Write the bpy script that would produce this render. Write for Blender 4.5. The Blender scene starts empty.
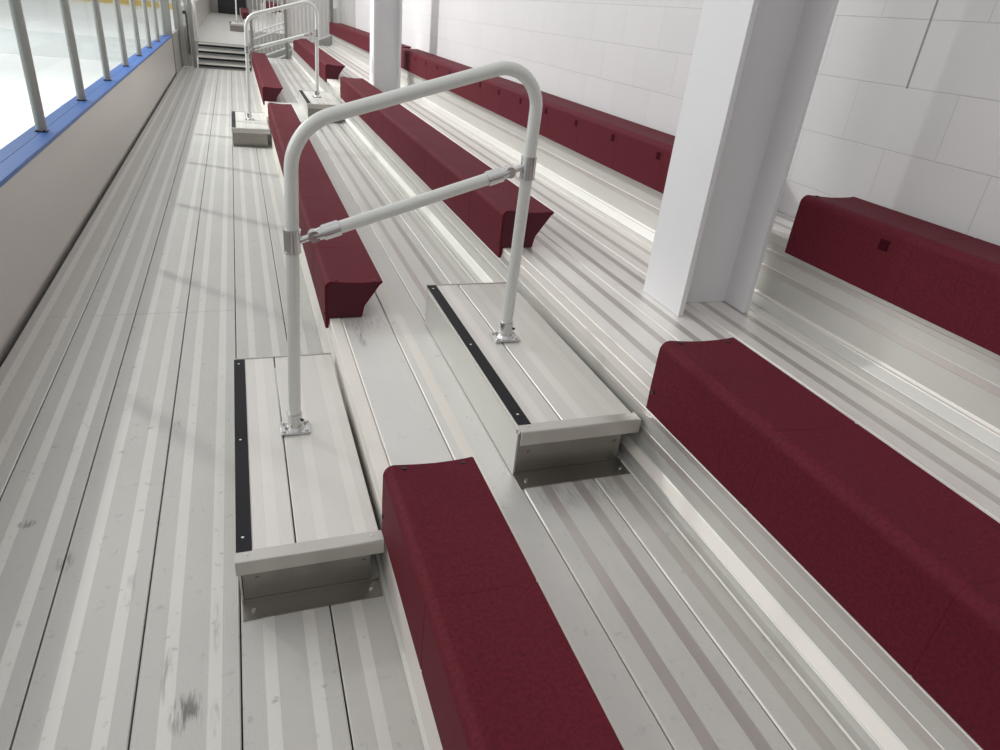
import bpy, bmesh, math, random
from mathutils import Vector, Matrix
random.seed(7)
scn = bpy.context.scene
COL = scn.collection
PI = math.pi

# ------------------------------------------------------------------ materials
def nodes_of(name):
    m = bpy.data.materials.new(name); m.use_nodes = True
    nt = m.node_tree
    return m, nt, nt.nodes['Principled BSDF']
def N(nt, typ, **kw):
    n = nt.nodes.new(typ)
    for k, v in kw.items():
        if k.startswith('i_'): n.inputs[int(k[2:]) if k[2:].isdigit() else k[2:].replace('_', ' ')].default_value = v
        else: setattr(n, k, v)
    return n
def ln(nt, a, b): nt.links.new(a, b)
def mth(nt, op, a, b=None, c=None):
    n = nt.nodes.new('ShaderNodeMath'); n.operation = op
    for i, v in enumerate((a, b, c)):
        if v is None: continue
        if isinstance(v, (int, float)): n.inputs[i].default_value = v
        else: nt.links.new(v, n.inputs[i])
    return n.outputs[0]
def lin(c): return tuple(((v/12.92) if v <= .04045 else ((v+.055)/1.055)**2.4) for v in [x/255 for x in c]) + (1,)
def ramp(nt, fac, stops):
    r = nt.nodes.new('ShaderNodeValToRGB'); e = r.color_ramp.elements
    while len(e) < len(stops): e.new(.5)
    for i, (p, c) in enumerate(stops): e[i].position = p; e[i].color = c
    ln(nt, fac, r.inputs[0]); return r.outputs[0]
def mixc(nt, fac, a, b, blend='MIX'):
    n = nt.nodes.new('ShaderNodeMix'); n.data_type = 'RGBA'; n.blend_type = blend
    for s, v in ((n.inputs[0], fac), (n.inputs[6], a), (n.inputs[7], b)):
        if isinstance(v, (int, float, tuple)): s.default_value = v
        else: ln(nt, v, s)
    return n.outputs[2]

def alu(name, col, metal=.6, rough=.42, ribs=False, dirt=.0, streak=.06, spots=()):
    m, nt, b = nodes_of(name)
    tc = N(nt, 'ShaderNodeTexCoord'); sep = N(nt, 'ShaderNodeSeparateXYZ'); ln(nt, tc.outputs['Object'], sep.inputs[0])
    # long brushed streaks along Y
    mp = N(nt, 'ShaderNodeMapping'); mp.inputs['Scale'].default_value = (26, .7, 26); ln(nt, tc.outputs['Object'], mp.inputs[0])
    n1 = N(nt, 'ShaderNodeTexNoise', i_Scale=1.0, i_Detail=4.0); ln(nt, mp.outputs[0], n1.inputs['Vector'])
    n2 = N(nt, 'ShaderNodeTexNoise', i_Scale=3.0, i_Detail=5.0); ln(nt, tc.outputs['Object'], n2.inputs['Vector'])
    s = mth(nt, 'MULTIPLY_ADD', n1.outputs[0], streak*2, 1-streak)
    s2 = mth(nt, 'MULTIPLY_ADD', n2.outputs[0], .10, .95)
    v = mth(nt, 'MULTIPLY', s, s2)
    base = lin(col)
    vm = N(nt, 'ShaderNodeVectorMath', operation='SCALE'); vm.inputs[0].default_value = base[:3]; ln(nt, v, vm.inputs['Scale'])
    c = vm.outputs[0]
    if dirt:
        n3 = N(nt, 'ShaderNodeTexNoise', i_Scale=26.0, i_Detail=3.0, i_Roughness=.6); ln(nt, tc.outputs['Object'], n3.inputs['Vector'])
        d = ramp(nt, n3.outputs[0], [(.62, (0, 0, 0, 1)), (.78, (1, 1, 1, 1))])
        d = mth(nt, 'MULTIPLY', d, dirt)
        mp2 = N(nt, 'ShaderNodeMapping'); mp2.inputs['Scale'].default_value = (90, 14, 1); ln(nt, tc.outputs['Object'], mp2.inputs[0])
        n4 = N(nt, 'ShaderNodeTexNoise', i_Scale=1.0, i_Detail=3.0); ln(nt, mp2.outputs[0], n4.inputs['Vector'])
        for (sx, sy, rx, ry, k) in spots:
            ex = mth(nt, 'DIVIDE', mth(nt, 'SUBTRACT', sep.outputs[0], sx), rx)
            ey = mth(nt, 'DIVIDE', mth(nt, 'SUBTRACT', sep.outputs[1], sy), ry)
            r2 = mth(nt, 'ADD', mth(nt, 'MULTIPLY', ex, ex), mth(nt, 'MULTIPLY', ey, ey))
            f = mth(nt, 'MAXIMUM', mth(nt, 'SUBTRACT', 1.0, r2), 0.0)
            g = ramp(nt, n4.outputs[0], [(.42, (0, 0, 0, 1)), (.6, (1, 1, 1, 1))])
            f = mth(nt, 'MULTIPLY', mth(nt, 'MULTIPLY', f, g), k)
            d = mth(nt, 'MAXIMUM', d, f)
        c = mixc(nt, d, c, lin((70, 64, 60)))
    ln(nt, c, b.inputs['Base Color'])
    b.inputs['Metallic'].default_value = metal
    ln(nt, mth(nt, 'MULTIPLY_ADD', n1.outputs[0], .12, rough-.06), b.inputs['Roughness'])
    if ribs:
        w = mth(nt, 'SINE', mth(nt, 'MULTIPLY', sep.outputs[0], 2*PI/.0050))
        bp = N(nt, 'ShaderNodeBump', i_Strength=.22, i_Distance=.0006); ln(nt, w, bp.inputs['Height']); ln(nt, bp.outputs[0], b.inputs['Normal'])
    return m
def paint(name, col, rough=.55, noise=.04, scale=8., bump=0., bscale=200., metal=0., spec=.5, speck=None):
    m, nt, b = nodes_of(name)
    tc = N(nt, 'ShaderNodeTexCoord')
    n1 = N(nt, 'ShaderNodeTexNoise', i_Scale=scale, i_Detail=5.0); ln(nt, tc.outputs['Object'], n1.inputs['Vector'])
    v = mth(nt, 'MULTIPLY_ADD', n1.outputs[0], noise*2, 1-noise)
    vm = N(nt, 'ShaderNodeVectorMath', operation='SCALE'); vm.inputs[0].default_value = lin(col)[:3]; ln(nt, v, vm.inputs['Scale'])
    c = vm.outputs[0]
    if speck:
        n3 = N(nt, 'ShaderNodeTexNoise', i_Scale=speck[0], i_Detail=2.0); ln(nt, tc.outputs['Object'], n3.inputs['Vector'])
        c = mixc(nt, ramp(nt, n3.outputs[0], [(.35, (0, 0, 0, 1)), (.75, (1, 1, 1, 1))]), c, lin(speck[1]))
    ln(nt, c, b.inputs['Base Color'])
    b.inputs['Roughness'].default_value = rough; b.inputs['Metallic'].default_value = metal
    b.inputs['Specular IOR Level'].default_value = spec
    if bump:
        n2 = N(nt, 'ShaderNodeTexNoise', i_Scale=bscale, i_Detail=3.0); ln(nt, tc.outputs['Object'], n2.inputs['Vector'])
        bp = N(nt, 'ShaderNodeBump', i_Strength=bump, i_Distance=.002); ln(nt, n2.outputs[0], bp.inputs['Height']); ln(nt, bp.outputs[0], b.inputs['Normal'])
    return m
def block_mat(name):
    m, nt, b = nodes_of(name)
    tc = N(nt, 'ShaderNodeTexCoord'); sep = N(nt, 'ShaderNodeSeparateXYZ'); ln(nt, tc.outputs['Object'], sep.inputs[0])
    cb = N(nt, 'ShaderNodeCombineXYZ')
    ln(nt, mth(nt, 'ADD', sep.outputs[1], 20*.4366-2.015), cb.inputs[0]); ln(nt, mth(nt, 'ADD', sep.outputs[2], 10*.2183-1.2946), cb.inputs[1])
    br = N(nt, 'ShaderNodeTexBrick', offset=.5, offset_frequency=2)
    br.inputs['Scale'].default_value = 1; br.inputs['Mortar Size'].default_value = .0028; br.inputs['Mortar Smooth'].default_value = .5
    br.inputs['Brick Width'].default_value = .4366; br.inputs['Row Height'].default_value = .2183
    br.inputs['Color1'].default_value = lin((216, 214, 214)); br.inputs['Color2'].default_value = lin((213, 211, 212)); br.inputs['Mortar'].default_value = lin((205, 203, 203))
    ln(nt, cb.outputs[0], br.inputs['Vector'])
    n1 = N(nt, 'ShaderNodeTexNoise', i_Scale=4.0, i_Detail=5.0); ln(nt, tc.outputs['Object'], n1.inputs['Vector'])
    v = mth(nt, 'MULTIPLY_ADD', n1.outputs[0], .05, .975)
    vm = N(nt, 'ShaderNodeVectorMath', operation='SCALE'); ln(nt, br.outputs[0], vm.inputs[0]); ln(nt, v, vm.inputs['Scale'])
    ln(nt, vm.outputs[0], b.inputs['Base Color']); b.inputs['Roughness'].default_value = .6
    n2 = N(nt, 'ShaderNodeTexNoise', i_Scale=160.0, i_Detail=3.0); ln(nt, tc.outputs['Object'], n2.inputs['Vector'])
    h = mth(nt, 'SUBTRACT', mth(nt, 'MULTIPLY', n2.outputs[0], .25), br.outputs['Fac'])
    bp = N(nt, 'ShaderNodeBump', i_Strength=.5, i_Distance=.004); ln(nt, h, bp.inputs['Height']); ln(nt, bp.outputs[0], b.inputs['Normal'])
    return m
def glass_mat(name):
    m = bpy.data.materials.new(name); m.use_nodes = True; nt = m.node_tree
    nt.nodes.remove(nt.nodes['Principled BSDF']); out = nt.nodes['Material Output']
    tr = N(nt, 'ShaderNodeBsdfTransparent'); tr.inputs[0].default_value = (.93, .955, .95, 1)
    gl = N(nt, 'ShaderNodeBsdfGlossy'); gl.inputs['Roughness'].default_value = .03
    lw = N(nt, 'ShaderNodeLayerWeight'); lw.inputs[0].default_value = .5
    fr = mth(nt, 'MULTIPLY_ADD', mth(nt, 'POWER', lw.outputs['Facing'], 5.0), .12, .015)
    mx = N(nt, 'ShaderNodeMixShader'); ln(nt, fr, mx.inputs[0]); ln(nt, tr.outputs[0], mx.inputs[1]); ln(nt, gl.outputs[0], mx.inputs[2])
    ln(nt, mx.outputs[0], out.inputs[0]); return m

SPOTS = [(-.235, 1.23, .05, .07, .75), (-.75, 2.067, .03, .025, .9), (-.606, 1.856, .03, .05, .55), (-.29, 1.36, .015, .10, .45), (-.17, 1.5, .012, .12, .35), (-.41, 1.7, .015, .1, .35), (-.33, 2.6, .02, .03, .5), (-.17, 1.2, .012, .06, .4)]
M = dict(
 deck_rib=alu('deck_ribbed', (190, 188, 184), .35, .50, True, .34, .035, SPOTS),
 deck_smooth=alu('deck_smooth', (210, 208, 203), .35, .42, False, .50, .03, SPOTS),  # lighter than the ribs: bright rink reflection painted into the strip colour
 tier_rib_sheen=alu('tier_ribbed_sheen', (236, 233, 229), .45, .42, True, .12, .03),  # upper tiers: base lightened, the block wall's reflection painted into the colour
 tier_rib_base=alu('tier_ribbed_base', (214, 212, 208), .45, .44, True, .22, .03, [(.425, 2.72, .022, .14, .55), (.47, 2.86, .13, .10, .25), (.85, 1.5, .10, .10, .25), (1.0, 1.5, .10, .08, .25)]),  # first tier: plain base with dirt and smears, no wall reflection painted in
 tier_smooth=alu('tier_smooth', (200, 194, 190), .6, .36, False, .08, .03),  # darker than the ribs: dim reflection painted into the strip colour
 riser=alu('riser_aluminium', (206, 205, 200), .48, .44, False, 0, .05),
 lip=alu('nosing_aluminium', (224, 219, 212), .25, .50, False, 0, .03),
 step_rib=alu('step_ribbed', (212, 209, 204), .35, .45, True, .10, .025),
 step_smooth=alu('step_smooth', (221, 216, 211), .35, .42, False, .08, .025),
 end_plate=alu('step_end_plate', (152, 148, 142), .88, .30, False, .0, .08),
 angle=alu('step_angle', (196, 193, 188), .8, .34, False, 0, .05),
 pipe=paint('rail_pipe', (214, 216, 212), .36, .03, 14, 0, 200, .2),
 fitting=alu('fitting', (205, 205, 205), .95, .22, False, 0, .05),
 bolt=paint('bolt', (214, 214, 212), .25, .02, 8, 0, 200, .95),
 dark=paint('dark_fastener', (34, 26, 28), .5),
 black=paint('black_grip_and_shade', (19, 19, 25), .85, .05, 30, .3, 600),
 void=paint('void', (22, 22, 22), .9),
 maroon=paint('maroon_plastic', (95, 25, 38), .68, .09, 3.0, .35, 380, 0, .16, (110., (80, 19, 31))),
 maroon_end=paint('maroon_end', (74, 22, 34), .7, .05, 6.0, .2, 420, 0, .3),
 plug=paint('plug_recess', (60, 15, 27), .9, .04, 8, 0, 200, 0, .05),
 white=paint('white_steel', (223, 223, 225), .45, .02, 5, .12, 130),
 block=block_mat('painted_block'),
 dasher=paint('dasher_panel', (192, 187, 182), .34, .035, 2.0, .1, 60),
 blue=paint('blue_cap', (46, 90, 158), .42, .08, 9., .15, 90),
 post=paint('post_aluminium', (166, 166, 162), .42, .03, 20, 0, 200, .5),
 glass=glass_mat('rink_glass'),
 ice=paint('ice', (244, 246, 245), .22, .015, .5, .0),
 iceline=paint('ice_line', (196, 202, 216), .3, .05, 2),
 iceband=paint('ice_band', (214, 219, 219), .3, .03, 1),
 yellow=paint('kick_yellow', (226, 196, 110), .5),
 boards=paint('rink_boards', (220, 221, 222), .5),
 grey=paint('grey_steel', (140, 142, 138), .5, .05, 9, 0, 200, .4),
 panelgrey=paint('gate_panel', (158, 157, 150), .5, .04, 6),
 sheet=paint('white_sheet', (214, 213, 211), .5, .03, 4),
 door=paint('black_door', (12, 12, 16), .5),
 concrete=paint('concrete', (150, 148, 144), .8, .08, 3),
)

# ------------------------------------------------------------------ helpers
def obj(name, bm, mats, parent=None, smooth=False, loc=None):
    bmesh.ops.remove_doubles(bm, verts=bm.verts, dist=1e-6)
    bmesh.ops.recalc_face_normals(bm, faces=bm.faces)
    me = bpy.data.meshes.new(name); bm.to_mesh(me); bm.free()
    if not isinstance(mats, (list, tuple)): mats = [mats]
    for m in mats: me.materials.append(m)
    if smooth:
        for p in me.polygons: p.use_smooth = True
        me.set_sharp_from_angle(angle=math.radians(40))
    o = bpy.data.objects.new(name, me); COL.objects.link(o)
    if parent: o.parent = parent
    if loc: o.location = loc
    return o
def struct(name, bm, mats, parent=None, smooth=False):
    o = obj(name, bm, mats, parent, smooth)
    if not parent: o['kind'] = 'structure'
    return o
def tag(o, label, cat, group=None):
    o['label'] = label; o['category'] = cat
    if group: o['group'] = group
    return o
def thing(name, label, cat, loc, group=None):
    o = bpy.data.objects.new(name, None); o.empty_display_size = .1; COL.objects.link(o); o.location = loc
    return tag(o, label, cat, group)
def dup(root, loc, label, group=None):
    r = root.copy(); COL.objects.link(r); r.location = loc; r['label'] = label
    if group: r['group'] = group
    for ch in list(root.children):
        c = ch.copy(); COL.objects.link(c); c.parent = r
        for g in list(ch.children):
            d = g.copy(); COL.objects.link(d); d.parent = c
    return r
def box(bm, x0, x1, y0, y1, z0, z1, bev=0, mat=0):
    r = bmesh.ops.create_cube(bm, size=1.0); vs = r['verts']
    for v in vs: v.co = Vector(((x0+x1)/2+v.co.x*(x1-x0), (y0+y1)/2+v.co.y*(y1-y0), (z0+z1)/2+v.co.z*(z1-z0)))
    fs = set(f for v in vs for f in v.link_faces)
    if bev:
        es = set(e for f in fs for e in f.edges)
        g = bmesh.ops.bevel(bm, geom=list(es), offset=bev, segments=2, affect='EDGES', profile=.6)
        fs |= set(g['faces'])
    for f in fs:
        if f.is_valid: f.material_index = mat
def prism(bm, prof, y0, y1, mats=None, mat=0, axis='Y'):
    # prof: list of (a,b) closed outline, extruded along Y (or X)
    f3 = (lambda a, b, t: (a, t, b)) if axis == 'Y' else (lambda a, b, t: (t, a, b))
    A = [bm.verts.new(f3(a, b, y0)) for a, b in prof]; B = [bm.verts.new(f3(a, b, y1)) for a, b in prof]
    n = len(prof)
    for i in range(n):
        f = bm.faces.new((A[i], A[(i+1) % n], B[(i+1) % n], B[i])); f.material_index = mats[i] if mats else mat
    for L in (A, B):
        f = bm.faces.new(L); f.material_index = mat
def cyl(bm, p0, p1, r, seg=20, r2=None, mat=0):
    p0, p1 = Vector(p0), Vector(p1); d = (p1-p0); L = d.length; d.normalize()
    q = d.to_track_quat('Z', 'Y')
    g = bmesh.ops.create_cone(bm, cap_ends=True, segments=seg, radius1=r, radius2=r if r2 is None else r2, depth=L)
    for v in g['verts']: v.co = q @ (v.co + Vector((0, 0, L/2))) + p0
    for f in set(f for v in g['verts'] for f in v.link_faces): f.material_index = mat
def tube(bm, pts, r, seg=20):
    pts = [Vector(p) for p in pts]; rings = []
    up = None
    for i, p in enumerate(pts):
        t = (pts[min(i+1, len(pts)-1)]-pts[max(i-1, 0)]).normalized()
        if up is None: up = t.orthogonal().normalized()
        up = (up - t*up.dot(t)).normalized(); s = t.cross(up)
        rings.append([bm.verts.new(p + r*(math.cos(2*PI*k/seg)*up + math.sin(2*PI*k/seg)*s)) for k in range(seg)])
    for a, b in zip(rings, rings[1:]):
        for k in range(seg): bm.faces.new((a[k], a[(k+1) % seg], b[(k+1) % seg], b[k]))
    bm.faces.new(rings[0]); bm.faces.new(rings[-1])
def BM(): return bmesh.new()

# plank cross-section: ribbed zones (mat 0) and two smooth strips (mat 1), chamfered edges (mat 1)
def plank(bm, x0, x1, y0, y1, ztop, origin=None, th=.03, gap=.0045, pw=.251, strips=None, ch=.0028, edge=1, pale=()):
    if origin is None: origin = x0
    a, b = x0+gap/2, x1-gap/2
    if strips is None: strips = [(origin+.0595, origin+.0925), (origin+.1705, origin+.2045)]
    xs = [s for s in sorted(sum(([p, q] for p, q in list(strips)+list(pale)), [])) if a+.006 < s < b-.006]
    prof = [(a, ztop-th), (a, ztop-.9*ch), (a+ch, ztop)] + [(x, ztop) for x in xs] + [(b-ch, ztop), (b, ztop-.9*ch), (b, ztop-th)]
    mats = []
    for i in range(len(prof)):
        p, q = prof[i], prof[(i+1) % len(prof)]; mx = (p[0]+q[0])/2
        top = p[1] == ztop and q[1] == ztop
        if not top: mats.append(edge if (p[1] > ztop-.01 and q[1] > ztop-.01) else 0)
        elif any(s-1e-6 < mx < e+1e-6 for s, e in pale): mats.append(2)
        else: mats.append(1 if any(s-1e-6 < mx < e+1e-6 for s, e in strips) else 0)
    prism(bm, prof, y0, y1, mats)

# ------------------------------------------------------------------ dimensions (metres)
PW = .251; S4 = -.1076
Y0, YE = -3.2, 16.85
WX = -1.10                                   # rink-side wall face
R1, R2, R3 = .322, 1.166, 2.03               # riser faces
Z1, Z2, Z3 = .300, .628, .935                # tier levels
BA, BB, BC = .297, 1.110, 1.979              # bench fronts
BW = 2.285                                   # block wall face

# ------------------------------------------------------------------ floor / tiers
bm = BM()
joints = [Y0, 3.76, 7.73, 11.7, YE]
for i in range(-4, 2):
    x0 = S4+i*PW; x1 = x0+PW
    if i == -4: x0 = WX+.004
    if i == 1: x1 = R1-.005
    for a, b in zip(joints, joints[1:]):
        if i <= -1: plank(bm, x0, x1, a+.0012, b-.0012, 0, S4+i*PW)
    if i > -1: plank(bm, x0, x1, Y0, YE, 0, S4+i*PW)
struct('floor', bm, [M['deck_rib'], M['deck_smooth']])
bm = BM(); box(bm, WX-.1, R3+.3, Y0, YE-.02, -.16, -.06); struct('floor_substructure', bm, M['void'])
bm = BM(); box(bm, WX+.02, R1-.006, YE+.001, YE+.022, -.14, .004, .002); struct('trim_1', bm, M['lip'])

def tier(n, xr, z, planks, ye):
    bm = BM()
    for (a, b, o) in planks:
        kw = dict(gap=.003, ch=.0042, edge=2)  # lighter edge material paints the seam glint onto the chamfers
        if isinstance(o, list): plank(bm, a, b, Y0, ye, z, strips=[], pale=o, **kw)
        else: plank(bm, a, b, Y0, ye, z, o, **kw)
    struct('tier_floor', bm, [M['tier_rib_base' if n == 1 else 'tier_rib_sheen'], M['tier_smooth'], M['lip']])
def riser(x, z0, z1, ye, kind):
    bm = BM()
    face = [(x, z0+.130), (x-.0015, z0+.132), (x-.0015, z0+.158), (x, z0+.160), (x, z0+.205), (x-.0015, z0+.207), (x-.0015, z0+.225), (x, z0+.227), (x, z1-.036), (x+.02, z1-.036), (x+.02, z0+.001)]
    if kind == 'ledge':
        foot = [(x-.030, z0+.001), (x-.034, z0+.005), (x-.031, z0+.010), (x-.012, z0+.013), (x-.009, z0+.034), (x-.013, z0+.038), (x-.009, z0+.043), (x-.009, z0+.049), (x-.020, z0+.052), (x-.022, z0+.055), (x-.019, z0+.059), (x-.004, z0+.082), (x, z0+.086)]
        light = (0, 1, 9, 10)
    elif kind == 'cove':
        foot = [(x-.038, z0+.001), (x-.036, z0+.004), (x-.014, z0+.030), (x-.012, z0+.034), (x-.005, z0+.036), (x-.002, z0+.041), (x, z0+.045)]
        light = (3, 4)
    else:
        foot = [(x-.010, z0+.001), (x-.012, z0+.006), (x-.010, z0+.012), (x, z0+.014), (x, z0+.022)]
        light = (0, 1, 4, 5, 6, 7, 8, 9, 10, 11, 12)
    prof = foot+face
    ms = [1 if i in light else 0 for i in range(len(prof))]
    if kind != 'plain': ms[len(foot)+1] = 2; ms[len(foot)+5] = 2
    prism(bm, prof, Y0, ye, ms)
    struct('tier_riser', bm, [M['riser'], M['lip'], M['tier_smooth']])
def nosing(x, z, ye):
    bm = BM()
    prof = [(x, z-.036), (x, z-.004), (x+.003, z), (x+.045, z), (x+.05, z-.002), (x+.05, z-.036)]
    prism(bm, prof, Y0, ye)
    struct('tier_nosing', bm, M['lip'])
YT = 17.0
S1 = .7485
riser(R1-.002, 0, Z1, YT, 'plain'); nosing(BA+.019, Z1, YT)
tier(1, R1, Z1, [(BA+.070, .578, []), (.578, S1, [(.612, .652)]), (S1, S1+PW, S1), (S1+PW, R2-.006, S1+PW)], YT)
riser(R2, Z1, Z2, YT, 'ledge'); nosing(BB+.019, Z2, YT)
S2 = BB+.070
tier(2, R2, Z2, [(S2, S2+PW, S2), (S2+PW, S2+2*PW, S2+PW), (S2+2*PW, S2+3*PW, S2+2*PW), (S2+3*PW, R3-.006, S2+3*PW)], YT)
riser(R3, Z2, Z3, YT, 'cove'); nosing(BC+.019, Z3, YT)
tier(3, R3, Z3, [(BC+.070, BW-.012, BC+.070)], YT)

# ------------------------------------------------------------------ block wall
bm = BM(); box(bm, BW, BW+.2, Y0, 15.2, -.1, 5.2); wr = struct('wall_right', bm, M['block'])
bm = BM(); box(bm, BW-.0008, BW+.01, 2.011, 2.019, 1.51, 5.2); o = obj('control_joint', bm, M['grey'], wr)
bm = BM()
k = 0; y = 15.2
while y < 19.0:
    prism(bm, [(y, 0), (y+.10, 0), (y+.12, 0), (y+.14, 0)], 0, .001) if False else None
    box(bm, BW+.02, BW+.06, y, y+.16, .5, 5.2); box(bm, BW-.01, BW+.03, y+.16, y+.20, .5, 5.2); y += .2
struct('wall_right_sheeting', bm, M['sheet'])

# ------------------------------------------------------------------ rink-side wall, cap, posts, glass
YG = 15.3
bm = BM(); prism(bm, [(WX-.16, -.12), (WX-.030, -.12), (WX-.022, -.004), (WX-.012, .022), (WX-.004, .045), (WX, .075), (WX, .655), (WX-.16, .655)], Y0, YG)
struct('wall_left', bm, M['dasher'], None, True)
bm = BM()
box(bm, WX-.172, WX-.088, Y0, YG, .652, .676, .004); box(bm, WX-.0865, WX+.006, Y0, YG, .652, .676, .004)
struct('trim_2', bm, M['blue'])
PX = -1.188; PY = [3.77+1.40*k for k in range(9)]
t = thing('rink_barrier', 'clear glass rink barrier with a row of grey round posts standing on the blue cap', 'barrier', (PX, PY[0], .676))
for k, y in enumerate(PY):
    y -= PY[0]
    b2 = BM(); cyl(b2, (0, y, .004), (0, y, 2.1), .031, 24); p = obj('post', b2, M['post'], t, True)
    b2 = BM(); box(b2, -.033, .033, y-.036, y+.034, 0, .005, .002)
    cyl(b2, (.02, y-.036, .006), (.02, y-.036, .012), .007, 8); cyl(b2, (-.02, y-.036, .006), (-.02, y-.036, .012), .007, 8)
    obj('base_plate', b2, M['dark'], p)
    if k:
        b2 = BM(); box(b2, -.005, .005, y-1.40+.032, y-.032, .002, 2.05, .001); obj('glass_pane', b2, M['glass'], t)

# ice and far boards
bm = BM(); box(bm, -34, WX-.18, -10, 56, -.4, -.1); ice = struct('rink_ice', bm, M['ice'])
for (ya, w, m) in ((11.45, .13, 'iceline'), (18.1, .07, 'iceline'), (24.9, .07, 'iceline')):
    b2 = BM(); box(b2, -33, WX-.3, ya, ya+w, -.102, -.0985); obj('ice_marking', b2, M[m], ice)
b2 = BM(); box(b2, -33, WX-.3, 18.2, 24.88, -.102, -.099); obj('ice_marking', b2, M['iceband'], ice)
bm = BM(); box(bm, -34, -1.6, 54.2, 54.5, -.1, 1.1); e = struct('wall_end', bm, M['boards'])
b2 = BM(); box(b2, -34, -1.6, 54.17, 54.22, -.1, .2); obj('kick_strip', b2, M['yellow'], e)

# ------------------------------------------------------------------ benches
def bench(L, label, plug=None, seat=.497, group='maroon benches on the tiers'):
    # origin: front lip, near end; x to the back, y along
    t = thing('bench', label, 'bench', (0, 0, 0), group)
    arc = []
    r = .030
    for k in range(7):
        a = PI - k/6*(PI/2-.05); arc.append((.0+r+r*math.cos(a), .150+r*math.sin(a)))
    prof = [(.014, -.047), (0, -.047), (-.001, .05)] + arc + [(.065, .1765), (.10, .1735), (.15, .171), (.20, .1715), (.240, .174), (.256, .1765), (.2605, .175), (.262, .171), (.2605, .1665), (.250, .159),
            (.1815, .058), (.178, .05), (.168, .002), (.0165, .002)]
    n = len(prof)
    cx, cz = .11, .09
    def ring(bm, y, ins):
        out = []
        for (x, z) in prof:
            d = Vector((cx-x, cz-z)); d.normalize()
            if z < .0 : d = Vector((1, .0)) if x < .005 else Vector((0, 0))
            out.append(bm.verts.new((x+d.x*ins, y, z+d.y*ins)))
        return out
    ys = [(0, .0015), (.003, 0)]
    k = 1
    while k*seat < L-.2:
        s = k*seat; ys += [(s-.005, 0), (s-.001, .0022), (s+.001, .0022), (s+.005, 0)]; k += 1
    ys += [(L-.003, 0), (L, .0015)]
    bm = BM(); rs = [ring(bm, y, i) for y, i in ys]
    for a, b in zip(rs, rs[1:]):
        for q in range(n): bm.faces.new((a[q], a[(q+1) % n], b[(q+1) % n], b[q]))
    for rg in (rs[0], rs[-1]):
        f = bm.faces.new(rg)
    so = obj('seat_shell', bm, M['maroon'], t, True)
    md = so.modifiers.new('wn', 'WEIGHTED_NORMAL'); md.weight = 90; md.keep_sharp = True
    for side in ((0, -1), (L, 1)):
        y, sg = side
        pp = [(x+.006*(1 if x < .1 else -1), z) for (x, z) in [(.003, .004), (.003, .145), (.010, .164), (.032, .173), (.15, .1655), (.246, .166), (.176, .058), (.163, .006)]]
        b2 = BM(); prism(b2, pp, min(y, y+sg*.003), max(y, y+sg*.003)); obj('end_panel', b2, M['maroon_end'], t)
        for (x, z, d) in ((.055, .1785, 'z'), (.226, .1725, 'z'), (-.0012, .018, 'x')):
            b2 = BM(); yy = .020 if sg < 0 else L-.020
            if d == 'z': cyl(b2, (x, yy, z-.006), (x, yy, z+.0025), .0065, 10)
            else: cyl(b2, (x+.006, yy, z), (x-.003, yy, z), .0065, 10)
            obj('screw', b2, M['dark'], t)
    if plug is not None:
        y = plug
        while y < L-.1:
            if y > .15:
                b2 = BM(); box(b2, -.0022, .006, y-.019, y+.019, .100, .136, .001); obj('plug', b2, M['plug'], t)
            y += seat
    return t
def put(b, x, y, z): b.location = (x, y, z); return b
LB = 5.66
a1 = put(bench(4.47, 'maroon front row bench beside the nearest aluminium step, closest to the camera'), BA, 1.505-4.47, Z1)
a2 = put(bench(LB, 'maroon front row bench behind the near handrail, its end facing the gap'), BA, 2.915, Z1)
a3 = dup(a2, (BA, 10.05, Z1), 'maroon front row bench behind the far handrail, running to the far end stairs')
b1 = dup(a1, (BB, 1.510-4.47, Z2), 'large maroon bench at lower right, in front of the white steel column')
b2_ = put(bench(LB, 'maroon middle row bench crossed by the near handrail'), BB, 2.91, Z2)
b3 = dup(a3, (BB, 10.05, Z2), 'maroon middle row bench behind the far handrail, left of the far column')
c1 = put(bench(5.0, 'maroon top row bench at the right edge, against the white block wall', plug=.107), BC, 2.04-5.0, Z3)
c2 = put(bench(7.05, 'long maroon top row bench along the white block wall between the two columns', plug=.045), BC, 2.52, Z3)
c3 = put(bench(7.0, 'maroon top row bench beyond the far column, farthest along the wall'), BC, 9.95, Z3)

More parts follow.
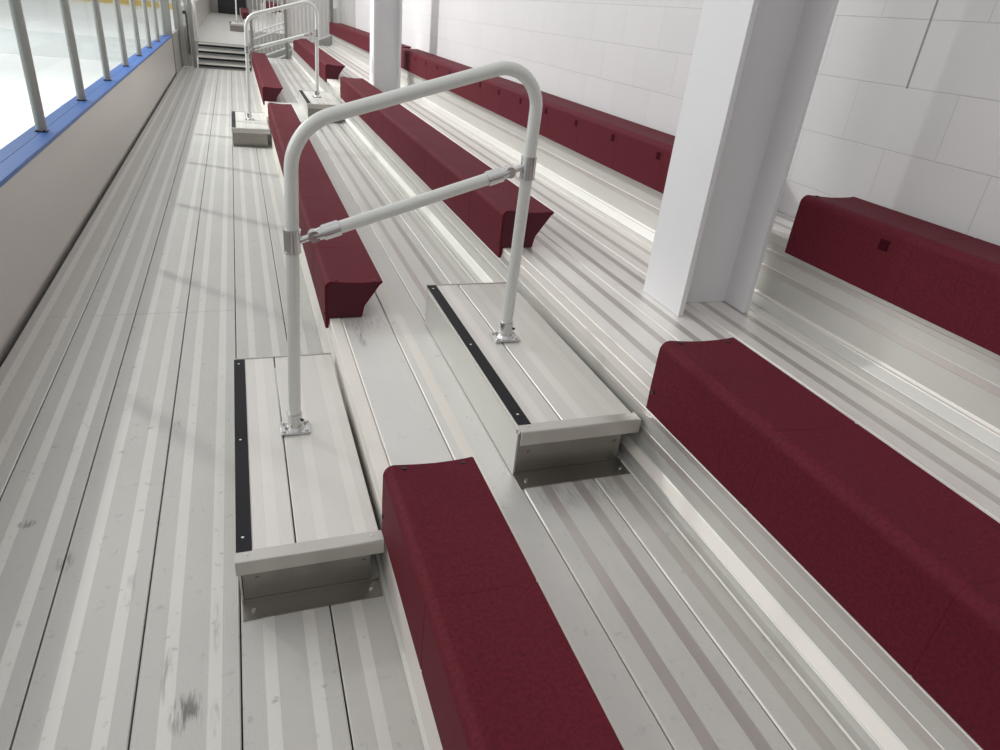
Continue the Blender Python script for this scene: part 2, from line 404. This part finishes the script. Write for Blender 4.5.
# ------------------------------------------------------------------ step boxes
def step_box(label, w, L, h, seam):
    # origin at near-left corner on the deck; x to the riser, y away from camera
    t = thing('step_box', label, 'step', (0, 0, 0))
    bm = BM()
    zt = h
    plank(bm, .003, seam, .034, L, zt, seam-PW, .028); plank(bm, seam, w-.003, .034, L, zt, seam, .028)
    obj('tread', bm, [M['step_rib'], M['step_smooth']], t)
    bm = BM(); box(bm, .001, .044, .040, L-.008, zt-.001, zt+.0035, .001); g = obj('grip_strip', bm, M['black'], t)
    for yy in (.10, .38*L+.14, L-.05):
        b2 = BM(); cyl(b2, (.02, yy, zt+.0034), (.02, yy, zt+.0052), .0045, 10); obj('screw', b2, M['bolt'], g)
    bm = BM()   # cap angle over the near end
    prism(bm, [(.045, zt-.002), (.045, zt+.003), (.004, zt+.003), (.001, zt+.001), (0, zt-.004), (0, zt-.046), (.003, zt-.046), (.003, zt-.002)], -.002, w+.002, axis='X')
    e = obj('end_cap', bm, M['angle'], t)
    for xx in (.03, w-.03):
        b2 = BM(); cyl(b2, (xx, .028, zt+.0025), (xx, .028, zt+.005), .004, 8); obj('rivet', b2, M['bolt'], e)
    bm = BM(); box(bm, .004, w-.004, L-.002, L+.005, zt-.05, zt+.0035, .001); obj('rear_cap', bm, M['angle'], t)
    bm = BM(); box(bm, .002, .008, .040, L-.002, .004, zt-.028, .001); box(bm, 0, .006, .05, L-.01, zt-.034, zt-.02, .001); obj('side_panel', bm, M['riser'], t)
    bm = BM(); box(bm, .010, w-.030, .044, .050, .006, zt-.03, .001); box(bm, .030, w-.050, .0415, .045, zt-.075, zt-.046, .001)
    p = obj('end_panel', bm, M['end_plate'], t)
    for xx in (.05, w-.05):
        b2 = BM(); cyl(b2, (xx, .0445, zt*.45), (xx, .041, zt*.45), .006, 10); obj('rivet', b2, M['end_plate'], p)
    bm = BM(); prism(bm, [(-.030, .0005), (-.030, .0035), (.0385, .0035), (.0385, .010), (.0432, .010), (.0432, .0005)], .004, w-.004, axis='X')
    f = obj('floor_angle', bm, M['end_plate'], t)
    for xx in (.035, w-.035):
        b2 = BM(); cyl(b2, (xx, .002, .003), (xx, .002, .0075), .0065, 10); obj('screw', b2, M['bolt'], f)
    return t
st1 = step_box('nearest aluminium step box, standing on the aisle floor beside the front row bench', .410, 1.245, .195, S4+PW-PW/3-(-.1045)-.0)
st1.location = (-.1045, 1.52, 0)
st2 = step_box('aluminium step box on the first tier, below the white column, holding the upper rail post', .412, 1.235, .190, .151)
st2.location = (.736, 1.572, Z1)
DY = 6.97
dup(st1, (-.1045, 1.52+DY, 0), 'small aluminium step box at the foot of the first tier under the far handrail')
dup(st2, (.736, 1.585+DY, Z1), 'small aluminium step box on the first tier under the far handrail')

# ------------------------------------------------------------------ handrail
def handrail(label, lift=0.):
    t = thing('handrail', label, 'handrail', (0, 0, 0))
    PLv, PRv = Vector((.103, 2.172, .197)), Vector((.909, 2.223, Z1+.192))
    r = .0215
    def top(x): return 1.2535+lift+.303*(x-.103)
    def at(x, z):   # both posts lean very slightly toward the seats
        k = (x-PLv.x)/(PRv.x-PLv.x)
        return Vector((x+(1-k)*.031*(z-.197)+k*.024*(z-PRv.z), PLv.y+(PRv.y-PLv.y)*k, z))
    def fillet(c, a, b, d, n=12):
        c, a, b = Vector(c), Vector(a), Vector(b)
        p0 = c+(a-c).normalized()*d; p2 = c+(b-c).normalized()*d
        # true circular arc
        u, v = (a-c).normalized(), (b-c).normalized(); ang = u.angle(v)
        R = d*math.tan(ang/2); cen = c+(u+v).normalized()*(d/math.cos(ang/2))
        e0, e2 = (p0-cen), (p2-cen); tot = e0.angle(e2); ax = e0.cross(e2).normalized()
        return [cen+Matrix.Rotation(tot*k/n, 3, ax) @ e0 for k in range(n+1)]
    cl, cr = at(.103, top(.103)), at(.909, top(.909))
    pts = [PLv+Vector((0, 0, .004)), at(.103, .9)] + fillet(cl, at(.103, .2), cr, .125) + fillet(cr, cl, at(.909, .3), .165) + [at(.909, 1.1), PRv+Vector((0, 0, .004))]
    bm = BM(); tube(bm, pts, r, 24); obj('rail_pipe', bm, M['pipe'], t, True)
    # mid rail
    m0, m1 = at(.205, .932+lift), at(.805, 1.120+lift); d = (m1-m0).normalized()
    bm = BM(); tube(bm, [m0, m1], .0205, 24); obj('mid_rail', bm, M['pipe'], t, True)
    for (px, pz, e, s) in ((.103, .907, m0, -1), (.909, 1.146, m1, 1)):
        c = at(px, pz+lift)
        bm = BM(); cyl(bm, c-Vector((0, 0, .036)), c+Vector((0, 0, .036)), .0262, 28)
        cyl(bm, c-Vector((0, 0, .038)), c-Vector((0, 0, .034)), .0275, 28); cyl(bm, c+Vector((0, 0, .034)), c+Vector((0, 0, .038)), .0275, 28)
        k = obj('clamp', bm, M['fitting'], t, True)
        kn = e + d*s*.035
        bm = BM(); cyl(bm, c+Vector((-s*.024, 0, 0)), kn, .0105, 14); obj('clamp_stem', bm, M['fitting'], k, True)
        bm = BM(); yv = Vector((0, 1, 0)); cyl(bm, kn-yv*.017, kn+yv*.017, .019, 20); cyl(bm, kn-yv*.022, kn+yv*.022, .007, 12)
        cyl(bm, kn, e-d*s*.045, .0185, 20, .0255); cyl(bm, e+d*s*.004, e-d*s*.050, .0255, 24)
        obj('swivel_socket', bm, M['fitting'], t, True)
    for p in (PLv, PRv):
        bm = BM()
        # rounded diamond/oblong flange with socket
        box(bm, p.x-.052, p.x+.052, p.y-.040, p.y+.040, p.z, p.z+.009, .004)
        cyl(bm, p+Vector((0, 0, .008)), p+Vector((0, 0, .020)), .037, 28, .029); cyl(bm, p+Vector((0, 0, .018)), p+Vector((0, 0, .068)), .0268, 28)
        cyl(bm, p+Vector((0, 0, .066)), p+Vector((0, 0, .071)), .0285, 28)
        f = obj('base_flange', bm, M['fitting'], t, True)
        for sx in (-1, 1):
            for sy in (-1, 1):
                q = p+Vector((sx*.040, sy*.028, .009))
                bm = BM(); cyl(bm, q, q+Vector((0, 0, .007)), .0075, 6); obj('bolt', bm, M['bolt'], f)
        q = p+Vector((.025, -.012, .045)); bm = BM(); cyl(bm, q-Vector((.004, 0, 0)), q+Vector((.006, -.003, 0)), .005, 8); obj('set_screw', bm, M['dark'], f)
    return t
h1 = handrail('large bent pipe handrail with slanted mid rail in the foreground, standing on both near steps')
hf = handrail('small bent pipe handrail in the distance, standing on the two far steps', .06); hf.location = (0, DY, 0)

# ------------------------------------------------------------------ columns
def column(label):
    t = thing('steel_column', label, 'column', (0, 0, 0), 'white steel columns')
    W, D, F, B = .275, .335, .022, .014; H = 4.6
    for nm, x0 in (('front_flange', 0), ('back_flange', D-F)):
        bm = BM(); box(bm, x0, x0+F, 0, W, .001, H, .002); obj(nm, bm, M['white'], t)
    bm = BM(); box(bm, F-.001, D-F+.001, W/2-B/2, W/2+B/2, .001, H); obj('web', bm, M['white'], t)
    return t
k1 = column('large white steel I-beam column rising between the middle and top bench rows at right')
k1.location = (1.556, 2.045, Z2)
dup(k1, (1.556, 2.045+6.89, Z2), 'smaller white steel column in the distance behind the near handrail')

# ------------------------------------------------------------------ far end: stairs, upper deck, gate, guard rails
FZ = .44
t = thing('stairs', 'short flight of grey metal stairs with dark strips for the shade under each edge at the far end of the aisle', 'stairs', (0, 0, 0))
for k in range(4):
    y = YE+.06+k*.29; z = .11*(k+1)
    bm = BM(); box(bm, -.76, .30, y, y+.31, z-.032, z, .003); s = obj('tread', bm, M['grey'], t)
    b2 = BM(); box(b2, -.76, .30, y-.004, y+.001, z-.034, z-.004); obj('edge_strip', b2, M['lip'], s)
    bm = BM(); box(bm, -.76, .30, y+.006, y+.02, z-.11, z-.032); rr = obj('riser', bm, M['grey'], t)
    b2 = BM(); box(b2, -.76, .30, y+.002, y+.008, z-.075, z-.034); obj('shadow_strip', b2, M['black'], rr)  # black strip stands in for the shade below each nosing
bm = BM(); box(bm, -.95, .30, YE+1.24, 37.7, FZ-.05, FZ)
y = YE+1.24
struct('floor_far', bm, M['riser'])
bm = BM(); box(bm, -1.15, -.95, YE+.9, 37.7, -.12, 1.12); struct('wall_left_far', bm, M['dasher'])
bm = BM(); box(bm, -1.7, 2.6, 37.7, 37.9, -.1, 5); we = struct('wall_back', bm, M['concrete'])
bm = BM(); box(bm, -.60, .62, 37.62, 37.72, FZ, 2.6); o = obj('door_1', bm, M['door']); o['kind'] = 'structure'
# rink gate
t = thing('rink_gate', 'grey metal rink gate with black latch at the far end of the left wall', 'gate', (0, 0, 0))
for (x0, x1, y0, y1, nm) in ((-1.20, -1.09, 15.32, 15.44, 'post'), (-1.14, -1.05, 16.9, 17.0, 'post'), (-.86, -.785, 16.92, 17.02, 'post')):
    bm = BM(); box(bm, x0, x1, y0, y1, -.1, 2.6, .004); obj(nm, bm, M['grey'], t)
bm = BM(); box(bm, -1.045, -.98, 16.93, 16.98, .02, 2.2, .003); box(bm, -.925, -.87, 16.93, 16.98, .02, 2.2, .003); box(bm, -.985, -.92, 16.93, 16.98, .02, .06); box(bm, -.985, -.92, 16.93, 16.98, .70, .78); obj('leaf_frame', bm, M['post'], t)
bm = BM(); box(bm, -.985, -.92, 16.945, 16.965, .05, .71); obj('leaf_panel', bm, M['panelgrey'], t)
bm = BM(); box(bm, -.985, -.92, 16.95, 16.96, .77, 2.15); obj('leaf_glass', bm, M['glass'], t)
bm = BM(); box(bm, -.96, -.90, 16.87, 16.94, 1.0, 1.06, .008); box(bm, -.905, -.89, 16.88, 16.94, .25, 1.02); obj('latch', bm, M['dark'], t)
bm = BM(); box(bm, -1.13, -1.09, 15.5, 16.9, -.1, .655); box(bm, -1.14, -1.08, 15.5, 16.9, .64, .70); obj('side_panel', bm, M['panelgrey'], t)
bm = BM(); cyl(bm, (-.80, 18.6, FZ), (-.80, 18.6, 2.6), .03, 16); o = obj('white_pole', bm, M['white'], None, True); tag(o, 'thin white pole beside the rink gate on the far upper deck', 'pole')

# raked guard rail along the end of the tiers
t = thing('guard_rail', 'raked grey guard rail with pickets and white sheets closing the far tier ends', 'guard rail', (0, 0, 0))
GY = 17.15; RK = .33/.81
def zr(x, z): return z+RK*(x-.64)
for x, z0 in ((.36, .0), (1.07, .1), (2.06, .5)):
    bm = BM(); box(bm, x-.028, x+.028, GY-.03, GY+.03, z0, zr(x, 1.75), .003); obj('post', bm, M['grey'], t)
for z, a, b in ((.847, .36, 1.07), (.735, .36, 1.07), (.335, .36, 1.07), (.19, .36, 1.07), (1.6, .36, 2.06), (.275, 1.07, 2.06)):
    bm = BM(); tube(bm, [(a, GY, zr(a, z)), (b, GY, zr(b, z))], .018, 12); obj('rail', bm, M['white'], t, True)
for k in range(8):
    x = .42+k*.085
    bm = BM(); cyl(bm, (x, GY+.02, zr(x, .34)), (x, GY+.02, zr(x, 1.6)), .009, 8); obj('picket', bm, M['pipe'], t)
bm = BM(); x = 1.10
while x < 2.03:
    w = .055
    box(bm, x, x+w, GY+.03, GY+.05, zr(x, .30), zr(x, 1.58)); box(bm, x+w, x+w+.03, GY+.045, GY+.06, zr(x, .30), zr(x, 1.58)); x += .085
obj('infill_sheet', bm, M['sheet'], t)

# far seating section beyond the stairs
FY = 21.9
bm = BM(); box(bm, .32, 2.4, YE+1.3, 37.6, FZ-.5, FZ+Z1); box(bm, 1.166, 2.4, YE+1.3, 37.6, FZ+Z1, FZ+Z2); box(bm, 2.03, 2.4, YE+1.3, 37.6, FZ+Z2, FZ+Z3); struct('tier_far', bm, M['riser'])
bm = BM(); box(bm, 2.4, 2.6, 19.0, 37.7, -.1, 5.2); struct('wall_right_far', bm, M['sheet'])
dup(a2, (BA, 24.85, Z1+FZ), 'tiny maroon bench in the far seating section beyond the stairs, behind its handrail')
dup(a2, (BB, 22.6, Z2+FZ), 'tiny maroon bench beyond the far guard rail, one tier higher in the far section')
dup(st1, (-.1045, 1.52+FY, FZ), 'tiny aluminium step box on the upper deck beyond the far stairs')
dup(h1, (0, FY, FZ), 'tiny white handrail in the far seating section beyond the stairs')

# ------------------------------------------------------------------ lights
def area(name, loc, target, size, sy, power, col=(1, 1, 1)):
    l = bpy.data.lights.new(name, 'AREA'); l.shape = 'RECTANGLE'; l.size = size; l.size_y = sy; l.energy = power; l.color = col
    o = bpy.data.objects.new(name, l); COL.objects.link(o); o.location = loc
    o.rotation_euler = (Vector(target)-Vector(loc)).to_track_quat('-Z', 'Y').to_euler(); return o
k = area('rink_lamp', (-6.2, 11.0, 6.9), (0, 9.8, 0), .4, .4, 235, (1, .99, .97)); k.data.spread = math.radians(90)
area('rink_lamp', (-9.4, 1.0, 7.8), (0, 2, 0), 5.0, 7.0, 170, (1, .99, .97))
area('rink_lamp', (-9.4, 24.0, 7.8), (-2, 18, 0), 1.5, 2.0, 180, (1, .99, .97))
area('ice_lamp', (-14, 14, 8.5), (-12.5, 16, 0), 10, 24, 3000, (1, 1, 1))
w = bpy.data.worlds.new('World'); scn.world = w; w.use_nodes = True
nt = w.node_tree; bg = nt.nodes['Background']
tc = nt.nodes.new('ShaderNodeTexCoord'); sp = nt.nodes.new('ShaderNodeSeparateXYZ'); nt.links.new(tc.outputs['Generated'], sp.inputs[0])
# hall interior: lit roof above, dimmer toward the horizon, a little brighter over the rink (-X)
g = mth(nt, 'MULTIPLY_ADD', sp.outputs[1], .13, mth(nt, 'MULTIPLY_ADD', sp.outputs[0], -.06, mth(nt, 'MULTIPLY_ADD', sp.outputs[2], .72, .16)))
c = ramp(nt, g, [(.0, (.24, .235, .23, 1)), (.32, (.58, .575, .57, 1)), (.9, (1.0, 1.0, .995, 1))])
nt.links.new(c, bg.inputs[0]); bg.inputs[1].default_value = .90

# ------------------------------------------------------------------ camera
from math import sin, cos
r = Vector((.5012, -.352, .0123)); th = r.length
Rm = Matrix.Rotation(th, 3, r/th)
R0 = Matrix(((1, 0, 0), (0, 0, -1), (0, 1, 0)))
R = Rm @ R0
cam = bpy.data.cameras.new('Camera'); co = bpy.data.objects.new('Camera', cam); COL.objects.link(co)
mw = Matrix((R[0], -R[1], -R[2])).transposed().to_4x4(); mw.translation = Vector((0, 0, 1.6))
co.matrix_world = mw
cam.sensor_fit = 'HORIZONTAL'; cam.sensor_width = 36; cam.lens = 36*.9631*.7
cam.clip_start = .05; cam.clip_end = 200
scn.camera = co
scn.view_settings.view_transform = 'Standard'; scn.view_settings.look = 'None'
scn.view_settings.exposure = 0; scn.view_settings.gamma = 1; scn.view_settings.use_curve_mapping = False
